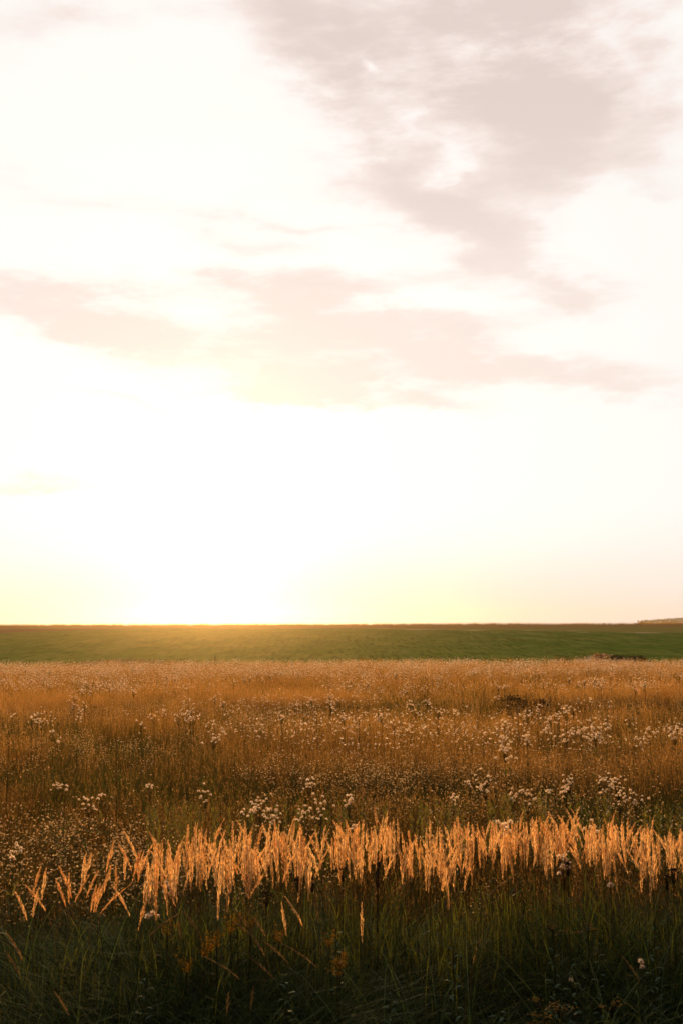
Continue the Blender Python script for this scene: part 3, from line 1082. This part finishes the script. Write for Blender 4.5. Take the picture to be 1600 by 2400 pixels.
TH = [
    (710, 1797, 28, 14, 'tall thistle with a tight round cluster of fluffy heads in mid meadow, above the band'),
    (735, 1855, 36, 16, 'thistle with a broad pale cluster right behind the middle of the band'),
    (630, 1872, 34, 20, 'thistle with dense pinkish fluff touching the tips of the band'),
    (598, 1848, 34, 18, 'thistle with greyish woolly tuft left of the dense pinkish one'),
    (572, 1870, 30, 9, 'low thistle with scattered small heads beside the greyish woolly one'),
    (690, 1875, 18, 9, 'thistle with small brown-centred heads between two pale clusters'),
    (800, 1838, 22, 12, 'slim thistle with an upright fluffy cluster behind the band centre'),
    (205, 1838, 32, 12, 'thistle with a loose spray of round heads on the left above the dark weeds'),
    (237, 1830, 12, 4, 'small thistle with four heads right of the loose spray on the left'),
    (132, 1797, 20, 7, 'thistle with heads climbing one stem on the left, above the loose spray'),
    (148, 1808, 12, 4, 'small thistle of four heads leaning at the climbing one'),
    (345, 1807, 14, 6, 'small round-headed thistle between the left spray and the middle'),
    (472, 1822, 28, 12, 'thistle with a slanting cluster left of the band centre'),
    (492, 1697, 34, 14, 'thistle with a wide white cluster high on the left half of the meadow'),
    (180, 1640, 22, 9, 'white clustered thistle far off on the left'),
    (117, 1650, 18, 6, 'white thistle just left of the far clustered one'),
    (85, 1655, 12, 4, 'tiny far thistle with four heads near the left'),
    (33, 1645, 10, 3, 'tiny far thistle with three heads by the left edge'),
    (128, 1692, 20, 6, 'sparse thistle with ring-like heads, left, nearer than the white ones'),
    (38, 1948, 24, 6, 'thistle with fluffy balls on branching stems by the left edge, over dark weeds'),
    (1158, 1723, 36, 22, 'thistle with a dense creamy cluster right of centre, standing alone'),
    (1210, 1692, 26, 15, 'creamy thistle farther back, up and right of the lone dense one'),
    (1255, 1675, 20, 8, 'narrow creamy thistle between two fuller ones'),
    (1300, 1692, 28, 14, 'thistle with a spreading creamy head left of the largest far cluster'),
    (1336, 1682, 30, 18, 'thistle with the largest creamy cluster of the far right, left half'),
    (1366, 1690, 26, 16, 'thistle with the largest creamy cluster of the far right, right half'),
    (1392, 1668, 18, 8, 'small creamy thistle above and right of the largest far cluster'),
    (1237, 1624, 14, 7, 'far white thistle against the dark low patch'),
    (1492, 1685, 26, 9, 'loose thistle far right with heads strung sideways'),
    (1549, 1685, 26, 14, 'thistle with a tall creamy cluster at the right edge'),
    (1115, 1803, 38, 16, 'thistle with a flat wide row of fluff right of centre'),
    (1078, 1806, 12, 5, 'small thistle at the left end of the flat row of fluff'),
    (1176, 1828, 24, 8, 'thistle with ragged ring heads just above the band, right of centre'),
    (1210, 1836, 28, 9, 'thistle with a low arc of pale heads beside the ragged one'),
    (1308, 1795, 24, 14, 'thistle with rising pale fluff, upper of the right pair'),
    (1300, 1818, 20, 10, 'thistle with pale fluff, lower of the right pair'),
    (1392, 1806, 34, 16, 'thistle with brownish arched fluff, right'),
    (1420, 1808, 28, 16, 'thistle with bright domed fluff beside the brownish arch, right'),
    (1422, 1838, 22, 12, 'thistle with loose fluff beneath the domed one, right'),
    (1458, 1838, 26, 13, 'thistle with a small dome of fluff last on the right'),
    (1040, 1838, 14, 6, 'small thistle with ring heads behind the band, right of centre'),
    (1255, 1820, 14, 5, 'thin thistle with five heads between the larger right ones'),
    (812, 1900, 20, 8, 'thistle with white fluff caught among the plumes, centre'),
    (1355, 1905, 24, 7, 'thistle with round balls among the plumes on the right'),
]
for (a, b, wpx, n, lab) in TH:
    thistle(a, b, wpx, n, lab)
# near ones whose single heads show as rings
thistle(1160, 1890, 26, 9, 'thistle with large white balls stacked in the band, right of centre', 1.0, headr=0.014, flat=1.1)
thistle(1166, 1925, 20, 5, 'thistle with four ring heads hanging under the large white balls', 0.96, headr=0.013, flat=1.4)
thistle(1293, 1995, 22, 12, 'thistle with a pyramid of white balls just below the band, right', 0.90, headr=0.0125, flat=1.6)
thistle(385, 2052, 26, 8, 'thistle with a wreath of glowing ring heads left of centre in the dark grass', 0.88, headr=0.0125, flat=1.0)
thistle(352, 2117, 20, 3, 'thistle with a pair of glowing ring heads low in the dark grass', 0.84, headr=0.013, flat=0.5)
thistle(1403, 2035, 4, 1, 'single cup-shaped white seed head in the dark grass on the right', 0.86, headr=0.017)
thistle(1472, 2232, 12, 2, 'thistle with two dull white balls in the shade, lower right', 0.70, headr=0.012)
thistle(1312, 2270, 3, 1, 'single dull white ball deep in the shade, lower right', 0.66, headr=0.010)
thistle(28, 1975, 6, 3, 'low thistle with a blurred white tuft by the left edge', 0.95, headr=0.014)
# the many further off: alike
G_FAR = 'thistles dotted over the far meadow'
far = []
for _ in range(190):
    bx = u(-20, 1590)
    by = 1536 + 130 * random.random() ** 1.2
    if mnoise.noise(V(bx * 0.006, by * 0.02, 3)) < -0.05:
        continue
    far.append((bx, by))
for (bx, by) in far:
    h = u(0.72, 0.85)
    x, y, t = place(bx, by, h)
    if y > EDGE:
        continue
    me = random.choice(FLOPPY) if len(FLOPPY) >= 8 else None
    if me is None:
        mb = MB()
        mb.tube([V(0, 0, 0), V(0, 0, 0.80)], [0.005, 0.003], 0, 3)
        for i in range(random.randint(5, 10)):
            p = V(random.gauss(0, 0.05), random.gauss(0, 0.05), 0.84 + random.gauss(0, 0.035))
            mb.tube([V(0, 0, 0.72), p], [0.002, 0.002], 0, 3)
            for q in range(8):
                mb.flake(p, V(u(-1, 1), u(-1, 1), u(-0.5, 1)), 0.019, 0.014, 1)
        me = mb.mesh('thistle', [M_STEMG, M_FLUFF])
        FLOPPY.append(me)
    o = obj('thistle', me, None, (x, y, ground(x, y)))
    o.rotation_euler = (0, 0, u(0, 6.28))
    o.scale = (1.0, 1.0, h / 0.84)
    o['label'] = 'small pale fluffy thistle dotted over the far meadow'
    o['category'] = 'plant'
    o['group'] = G_FAR


# ------------------------------------------------------------------ yellow-green stalks behind the band
def wand_mesh():
    mb = MB()
    p = blade(mb, 0, 0, u(0, 6), u(0.01, 0.05), 0.9, 0.005, 3, 0.2)
    for i in range(70):
        f = u(0.35, 1.0)
        k = min(2, int(f * 3))
        c = p[k].lerp(p[k + 1], f * 3 - k)
        a = i * 2.4
        mb.flake(c, V(math.cos(a), math.sin(a), u(0.9, 2.0)), u(0.03, 0.055), 0.009, 1, f, V(0, 0, 1))
    return mb.mesh('horseweed', [M_STEMG, M_WEEDYELLOW])


WANDS = [wand_mesh() for _ in range(5)]
for k in range(95):
    zone = random.choice([(345, 470, 1850, 1880), (345, 580, 1845, 1890), (930, 1070, 1845, 1880), (640, 900, 1850, 1875), (1080, 1400, 1830, 1860), (1480, 1560, 1850, 1880)])
    bx, by, h = u(zone[0], zone[1]), u(zone[2], zone[3]), u(0.70, 0.82)
    x, y, t = place(bx, by, h)
    o = obj('horseweed', random.choice(WANDS), None, (x, y, ground(x, y)))
    o.rotation_euler = (u(-.04, .04), u(-.04, .04), u(0, 6.28))
    o.scale = (1, 1, h / 0.88)
    o['label'] = 'slender yellow-green leafy stalk standing just behind the plume band'
    o['category'] = 'plant'
    o['group'] = 'yellow-green stalks behind the plumes'


# ------------------------------------------------------------------ goldenrod and tansy in the shade
def flower_plant(name, cat, dx, dy, h, kind, label):
    x, y, t = place(dx, dy, h)
    th = thing(name, label, cat, (x, y, ground(x, y)), u(0, 6.28))
    st = MB()
    st.tube([V(0, 0, 0), V(0.01, 0, h * 0.5), V(0.0, 0.01, h - 0.05)], [0.004, 0.0035, 0.0025], 0, 4)
    for i in range(26):
        f = u(0.2, 0.92)
        a = i * 2.4
        st.flake(V(0.005, 0, (h - 0.05) * f), V(math.cos(a), math.sin(a), u(0.2, 0.9)), u(0.05, 0.09), 0.015, 1, f, V(0, 0, 1))
    obj('stem', st.mesh('stem', [M_STEMG, M_WEED]), th)
    ncl = 3 if kind == 'tansy' else 5
    for c in range(ncl):
        fl = MB()
        a = c * 2.1 + u(-.3, .3)
        base = V(0, 0.01, h - 0.06)
        cen = V(math.cos(a) * u(0.02, 0.045), math.sin(a) * u(0.02, 0.045), h - u(0.0, 0.06))
        if kind == 'tansy':                    # flat-topped button cluster
            for q in range(11):
                p = cen + V(random.gauss(0, 0.012), random.gauss(0, 0.012), u(-0.004, 0.004))
                fl.tube([base, p], [0.0012, 0.0012], 1, 3)
                fl.ball(p, 0.0046, 0, 0.6)
        else:                                  # feathery arched spray
            for q in range(34):
                f = u(0, 1)
                p = base.lerp(cen + V(0, 0, 0.03), f) + V(random.gauss(0, 0.006), random.gauss(0, 0.006), u(-0.004, 0.008))
                fl.flake(p, V(u(-1, 1), u(-1, 1), u(0, 1)), 0.007, 0.005, 0)
        obj('flower_cluster', fl.mesh('flower_cluster', [M_YELLOW, M_STEMG]), th)
    return th


for (a, b, h, lab) in [
    (488, 2168, 0.80, 'goldenrod with dull yellow sprays, brightest of the row left of centre'),
    (470, 2176, 0.79, 'goldenrod at the left end of the row with dull yellow sprays'),
    (503, 2158, 0.81, 'goldenrod at the right end of the row with dull yellow sprays'),
    (535, 2128, 0.83, 'goldenrod just right of and above the row, under the plume band'),
    (548, 2108, 0.85, 'goldenrod reaching up to the foot of the plume band'),
    (575, 2112, 0.84, 'orange-topped goldenrod small and round, right of the others'),
    (388, 2130, 0.82, 'faint orange goldenrod left of the row, in the dark grass'),
    (640, 2150, 0.80, 'faint goldenrod between the bent plumes and the shade'),
    (775, 2205, 0.78, 'yellow-green goldenrod standing by the centre in the shade'),
    (770, 2225, 0.76, 'lower yellow-green goldenrod by the centre in the shade'),
    (760, 2160, 0.80, 'dim goldenrod above the yellow-green ones by the centre'),
    (430, 2215, 0.75, 'small goldenrod low in the dark grass, left'),
]:
    flower_plant('goldenrod', 'flower', a, b, h, 'goldenrod', lab)
for (a, b, h, lab) in [
    (1243, 2340, 0.66, 'tansy with the brightest orange buttons in the bottom shade, right'),
    (1250, 2328, 0.68, 'tansy with orange buttons directly above the brightest one'),
    (1242, 2303, 0.70, 'tansy with dim orange buttons, highest of the column, lower right'),
    (1292, 2322, 0.68, 'tansy with a small button cluster right of the column'),
    (1405, 2310, 0.69, 'tansy on its own farther right in the bottom shade'),
    (1275, 2132, 0.84, 'tansy with faint flat orange top under the band, right'),
    (1345, 2124, 0.85, 'tansy with a greenish orange top, right of the faint flat one'),
    (1350, 2385, 0.60, 'low tansy at the very bottom, right'),
]:
    flower_plant('tansy', 'flower', a, b, h, 'tansy', lab)


# ------------------------------------------------------------------ broad-leaved herbs that stand out in the shade
M_HERB = leaf_mat('herb_leaf', (0.05, 0.10, 0.045), (0.09, 0.15, 0.075), None, 0.35, gloss=0.02)


def herb(dx, dy, h, ll, label):
    x, y, t = place(dx, dy, h)
    th = thing('leafy_herb', label, 'plant', (x, y, ground(x, y)), u(0, 6.28))
    st = MB()
    st.tube([V(0, 0, 0), V(0.012, 0, h * 0.5), V(0, 0.01, h)], [0.0035, 0.003, 0.0016], 0, 4)
    obj('stem', st.mesh('stem', [M_STEMG]), th)
    for i in range(22):
        f = 0.35 + 0.65 * i / 22
        a = i * 2.4 + u(-.2, .2)
        m = MB()
        L_ = ll * (1.25 - 0.75 * f) * u(0.85, 1.15)
        d = V(math.cos(a), math.sin(a), 0)
        sd = V(-math.sin(a), math.cos(a), 0)
        c = V(0.006, 0.005, h * f)
        m.ribbon([c, c + d * L_ * 0.3 + V(0, 0, L_ * 0.2), c + d * L_ * 0.65 + V(0, 0, L_ * 0.26), c + d * L_ + V(0, 0, L_ * 0.12)],
                 [0.003, L_ * 0.26, L_ * 0.22, 0.0], sd)
        obj('leaf', m.mesh('leaf', [M_HERB]), th)


for (a, b, h, ll, lab) in [
    (1045, 2190, 0.82, 0.07, 'leafy green herb in the shade, left of the pale dead stalk'),
    (1140, 2335, 0.64, 0.08, 'leafy herb with broad pale leaves at the bottom, right of centre'),
    (1275, 2190, 0.80, 0.06, 'grey-green herb in the middle of the dark right side'),
    (1310, 2228, 0.76, 0.06, 'grey-green herb just below the one amid the dark right side'),
    (1370, 2170, 0.82, 0.05, 'slender grey-green herb under the single cup-shaped head, right'),
    (655, 2262, 0.72, 0.08, 'bushy green herb under the lowest bent plumes'),
    (770, 2150, 0.84, 0.06, 'fresh green herb among the goldenrod near the centre'),
    (1500, 2120, 0.86, 0.06, 'dark leafy herb near the right edge below the band'),
    (900, 2300, 0.68, 0.08, 'low dim herb at the bottom centre'),
    (330, 2250, 0.74, 0.07, 'herb half buried in the arching grass, lower left'),
]:
    herb(a, b, h, ll, lab)


# ------------------------------------------------------------------ dead umbels and dark stalks
def dead_umbel(dx, dy, h, label, sc=1.0):
    x, y, t = place(dx, dy, h)
    th = thing('dead_umbel', label, 'plant', (x, y, ground(x, y)), u(0, 6.28))
    st = MB()
    st.tube([V(0, 0, 0), V(0.008, 0, h * 0.5), V(0, 0, h - 0.07)], [0.0018, 0.0016, 0.0014], 0, 4)
    hd = MB()
    for q in range(26):
        r = abs(random.gauss(0, 0.015)) * sc
        a = u(0, 6.28)
        p = V(r * math.cos(a), r * math.sin(a), h - r * 0.3 + u(-0.006, 0.006))
        hd.tube([V(0, 0, h - 0.07), p], [0.0007, 0.0006], 0, 3)
        hd.ball(p, 0.0036 * sc, 0, 0.8)
    obj('stem', st.mesh('stem', [M_DARK]), th)
    obj('seed_head', hd.mesh('seed_head', [M_DARK]), th)


for (a, b, h, lab, s) in [
    (868, 1998, 0.99, 'dark dead umbel in front of the plumes at the centre', 1.1),
    (866, 2020, 0.96, 'dark dead umbel just below the centre one', 1.1),
    (787, 2008, 0.98, 'dark dead umbel among the plumes left of the centre ones', 1.1),
    (718, 2030, 0.95, 'dark dead umbel at the foot of the band, left of centre', 1.0),
    (685, 2032, 0.95, 'dark dead umbel in the band foot left of its twin', 1.0),
    (612, 2065, 0.92, 'lowest dark dead umbel below the band, left half', 1.3),
    (1304, 1990, 0.98, 'dark dead umbel over the pyramid of white balls', 1.3),
    (1545, 2000, 0.97, 'broad dark dead umbel near the right edge under the band', 1.5),
    (1530, 2015, 0.95, 'dark dead umbel beside the broad one near the right edge', 1.2),
    (985, 1972, 1.0, 'dark dead umbel within the band right of centre', 1.0),
]:
    dead_umbel(a, b, h, lab, s)


def dark_stalk(dx, dy, h, label, sc=1.0):
    x, y, t = place(dx, dy, h)
    th = thing('dock_stalk', label, 'plant', (x, y, ground(x, y)), u(0, 6.28))
    st = MB()
    st.tube([V(0, 0, 0), V(0.01, 0, h * 0.5), V(0, 0, h)], [0.0026, 0.002, 0.001], 0, 4)
    obj('stem', st.mesh('stem', [M_DARK]), th)
    sp = MB()
    for i in range(60):
        f = u(0.55, 1.0)
        a = u(0, 6.28)
        sp.ball(V(math.cos(a), math.sin(a), 0) * u(0, 0.012) * sc + V(0, 0, h * f), u(0.002, 0.0045) * sc, 0)
    obj('seed_spike', sp.mesh('seed_spike', [M_DARK]), th)


for (a, b, h, lab, s) in [
    (268, 1700, 1.0, 'dark brown dock stalk standing up on the left of the meadow', 1.0),
    (20, 1705, 0.98, 'dark brown dock stalk by the left edge of the meadow', 1.0),
    (361, 1543, 0.95, 'thin dark stalk against the pale far grass, left half', 1.4),
    (1228, 1540, 0.92, 'thin dark stalk against the pale far grass, right half', 1.4),
    (1515, 1543, 0.92, 'thin dark stalk near the right edge of the pale far grass', 1.4),
    (1170, 1590, 0.98, 'dark stalk rising from the low dark patch, first', 1.6),
    (1187, 1586, 1.0, 'dark stalk rising from the low dark patch, tallest', 1.6),
    (1208, 1592, 0.96, 'dark stalk rising from the low dark patch, right of the tallest', 1.6),
    (1262, 1590, 0.96, 'dark stalk standing at the right end of the low dark patch', 1.6),
]:
    dark_stalk(a, b, h, lab, s)


# pale dead branching stalk in the right foreground
def pale_stalk():
    top = place(1118, 2118, 0.92)
    x, y = top[0], top[1]
    th = thing('dead_stalk', 'pale dead stalk rising and leaning right out of the shaded grass, right of centre', 'plant', (x, y, ground(x, y)))
    st = MB()
    st.tube([V(-0.13, 0, 0), V(-0.10, 0, 0.45), V(-0.06, 0, 0.72), V(0, 0, 0.92)], [0.002, 0.002, 0.0016, 0.001], 0, 4)
    st.tube([V(-0.10, 0, 0.45), V(-0.09, 0.02, 0.6), V(-0.045, 0.02, 0.76)], [0.002, 0.002, 0.0012], 0, 3)
    obj('stem', st.mesh('stem', [M_STEM]), th)
    s = MB()
    for q in range(30):
        f = u(0, 1)
        p = V(-0.06, 0, 0.72).lerp(V(0, 0, 0.92), f)
        s.flake(p, V(u(-.4, .8), u(-.6, .6), 1), 0.022, 0.004, 0)
    obj('seed_spray', s.mesh('seed_spray', [M_SHADEPLUME]), th)


pale_stalk()


# ------------------------------------------------------------------ far growth: bushes in the valley, crest grass, wood on the horizon
def bush(dx, dy, dist, wd, h, label, mat=M_BUSH, n=420):
    """Bush whose top shows at (dx, dy)."""
    p = at_dist(dx, dy, dist)
    gz = ground(p.x, p.y)
    hh = max(h, p.z - gz)
    th = thing('bush', label, 'bush', (p.x, p.y, gz))
    tr = MB()
    for k in range(5):
        a = u(0, 6.28)
        tr.tube([V(0, 0, -0.1), V(math.cos(a) * wd * 0.12, math.sin(a) * wd * 0.12, hh * 0.4), V(math.cos(a) * wd * 0.28, math.sin(a) * wd * 0.28, hh * u(0.7, 0.95))],
                [0.05, 0.035, 0.012], 0, 4)
    obj('branches', tr.mesh('branches', [M_BARK]), th)
    cr = MB()
    for _ in range(n):
        a = u(0, 6.28)
        zf = u(0.08, 1) ** 0.8
        sz = min(1.0, wd) if dist > 60 else 0.22
        rr = wd * 0.5 * math.sqrt(max(0.05, 1 - (zf * 1.0 - 0.35) ** 2 * 1.6)) * u(0.3, 1)
        c = V(rr * math.cos(a), rr * math.sin(a), hh * zf * u(0.85, 1.05))
        cr.flake(c, V(u(-1, 1), u(-1, 1), u(-.3, 1)), u(0.15, 0.32) * sz, u(0.1, 0.2) * sz, 0)
    obj('foliage', cr.mesh('foliage', [mat]), th)


bush(496, 1501, 105, 0.45, 0.9, 'taller dark bush of the pair in the valley behind the meadow, left half')
bush(484, 1506, 105, 0.4, 0.6, 'shorter dark bush of the pair in the valley behind the meadow')
bush(1178, 1600, 21.5, 0.95, 0.5, 'low dark brown bush in the dim patch of the far meadow, right of centre', leaf_mat('brown_leaf', (0.06, 0.045, 0.018), (0.09, 0.06, 0.025), None, 0.3), 900)
bush(1240, 1607, 21.5, 0.5, 0.4, 'smaller dark brown bush beside the low one in the dim patch', M_DARK, 500)
bush(1380, 1503, 122, 2.6, 0.4, 'broad tawny bush on top of the sandy bank, right', leaf_mat('tawny_leaf', (0.30, 0.17, 0.08), (0.36, 0.21, 0.10), None, 0.5))
bush(1412, 1506, 124, 3.4, 0.3, 'wide dark bush beside the tawny one on the sandy bank')
bush(1460, 1508, 124, 3.0, 0.4, 'low dark bush at the right of the sandy bank')
bush(1290, 1509, 118, 3.6, 0.4, 'low dark bush left of the sandy bank')
bush(1175, 1512, 112, 4.0, 0.8, 'flat dark bush in the valley between centre and sandy bank')
bush(830, 1513, 112, 3.0, 0.7, 'small flat dark bush in the valley by the centre')

S_RUF = [src(dry_tuft(14, 0.5, 5.0), 'rough_tuft', [M_DRY]) for _ in range(3)]
P, Rr, S = [], [], []
for _ in range(5200):
    y = CREST + 55 + u(-22, 14)
    x = u(-0.5, 0.5) * y * 1.1
    P.append((x, y, ground(x, y))); Rr.append((0, 0, u(0, 6.28))); S.append(u(1.0, 2.2))
scatter('crest_grass', 'tall dry grass along the skyline of the far hill', P, Rr, S, S_RUF)
P, Rr, S = [], [], []
for _ in range(3800):
    y = u(92, 172)
    x = u(-0.5, 0.5) * y * 1.1
    if mnoise.noise(V(x * 0.06, y * 0.06, 7)) < -0.05:
        continue
    if ell(x, y, 34, 118, 9, 14) > 0.45 + 0.4 * mnoise.noise(V(x * 0.3, y * 0.2, 2)):
        continue
    P.append((x, y, ground(x, y))); Rr.append((0, 0, u(0, 6.28))); S.append(u(0.7, 1.4))
scatter('valley_grass', 'rough green and brown grass in the valley behind the meadow', P, Rr, S,
        [src(green_tuft(16, 0.4, 0.8, 0.03, 0.8), 'valley_tuft', [M_GREEN]) for _ in range(3)])


def far_tree(x, y, h, wd, label, group=None):
    gz = ground(x, y)
    th = thing('tree', label, 'tree', (x, y, gz), 0, 1.0, group)
    tk = MB()
    tk.tube([V(0, 0, 0), V(0, 0, h * 0.6)], [h * 0.03, h * 0.012], 0, 5)
    obj('trunk', tk.mesh('trunk', [M_BARK]), th)
    cr = MB()
    for _ in range(130):
        zf = u(0.2, 1.0)
        rr = wd * 0.5 * math.sin(PI * min(1, zf * 0.85 + 0.1)) * u(0.2, 1)
        a = u(0, 6.28)
        cr.flake(V(rr * math.cos(a), rr * math.sin(a), h * zf * 0.93), V(u(-1, 1), u(-1, 1), u(-.3, 1)), h * 0.18, h * 0.13, 0)
    obj('crown', cr.mesh('crown', [M_BUSH]), th)


# wooded ridge on the horizon, far right: one mass
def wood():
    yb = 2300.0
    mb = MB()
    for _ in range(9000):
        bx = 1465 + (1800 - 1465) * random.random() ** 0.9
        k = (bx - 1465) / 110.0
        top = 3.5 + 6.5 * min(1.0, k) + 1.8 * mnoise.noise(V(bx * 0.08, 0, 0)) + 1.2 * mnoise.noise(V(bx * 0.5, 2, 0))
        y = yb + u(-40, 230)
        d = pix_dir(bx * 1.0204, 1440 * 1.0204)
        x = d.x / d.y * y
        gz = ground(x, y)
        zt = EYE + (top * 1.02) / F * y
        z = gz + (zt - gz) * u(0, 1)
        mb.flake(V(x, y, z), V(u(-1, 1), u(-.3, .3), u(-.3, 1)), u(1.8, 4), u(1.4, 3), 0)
    o = obj('distant_wood', mb.mesh('distant_wood', [leaf_mat('haze_paled_leaf', (0.20, 0.14, 0.09), (0.26, 0.19, 0.12), None, 0.4)]))  # leaf colour paled to stand for the haze of distance
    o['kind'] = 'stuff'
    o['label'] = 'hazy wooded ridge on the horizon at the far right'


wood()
for (bx, h, lab) in [(1386, 13, 'tiny lone tree on the horizon, left of the hazy wood'), (1448, 11, 'first tiny tree of the row running up to the hazy wood'),
                     (1458, 12, 'second tiny tree of the row running up to the hazy wood'), (1000, 9, 'tiny tree on the horizon right of the centre'),
                     (1476, 18, 'foremost tree at the left end of the hazy wood')]:
    y = 1900.0
    d = pix_dir(bx * 1.0204, 1440 * 1.0204)
    far_tree(d.x / d.y * y, y, h * 0.62, h * 0.7, lab)

# ------------------------------------------------------------------ evening haze
hx, hy0, hy1, hz0, hz1 = 2750.0, -2750.0, 2750.0, -9.0, 40.0
hm = bpy.data.meshes.new('haze')
vs = [(sx * hx, yy, zz) for zz in (hz0, hz1) for (sx, yy) in ((-1, hy0), (1, hy0), (1, hy1), (-1, hy1))]
hm.from_pydata(vs, [], [(0, 3, 2, 1), (4, 5, 6, 7), (0, 1, 5, 4), (1, 2, 6, 5), (2, 3, 7, 6), (3, 0, 4, 7)])
mh, nh = new_mat('haze')
pv = nh.new('ShaderNodeVolumePrincipled')
pv.inputs['Color'].default_value = (0.97, 0.70, 0.34, 1)
pv.inputs['Density'].default_value = 0.00011
pv.inputs['Anisotropy'].default_value = 0.93
oo = nh.new('ShaderNodeOutputMaterial')
nh.link(pv.outputs[0], oo.inputs['Volume'])
hm.materials.append(mh)
hz = obj('haze', hm)
hz['kind'] = 'stuff'
hz['label'] = 'thin evening haze over the whole land'
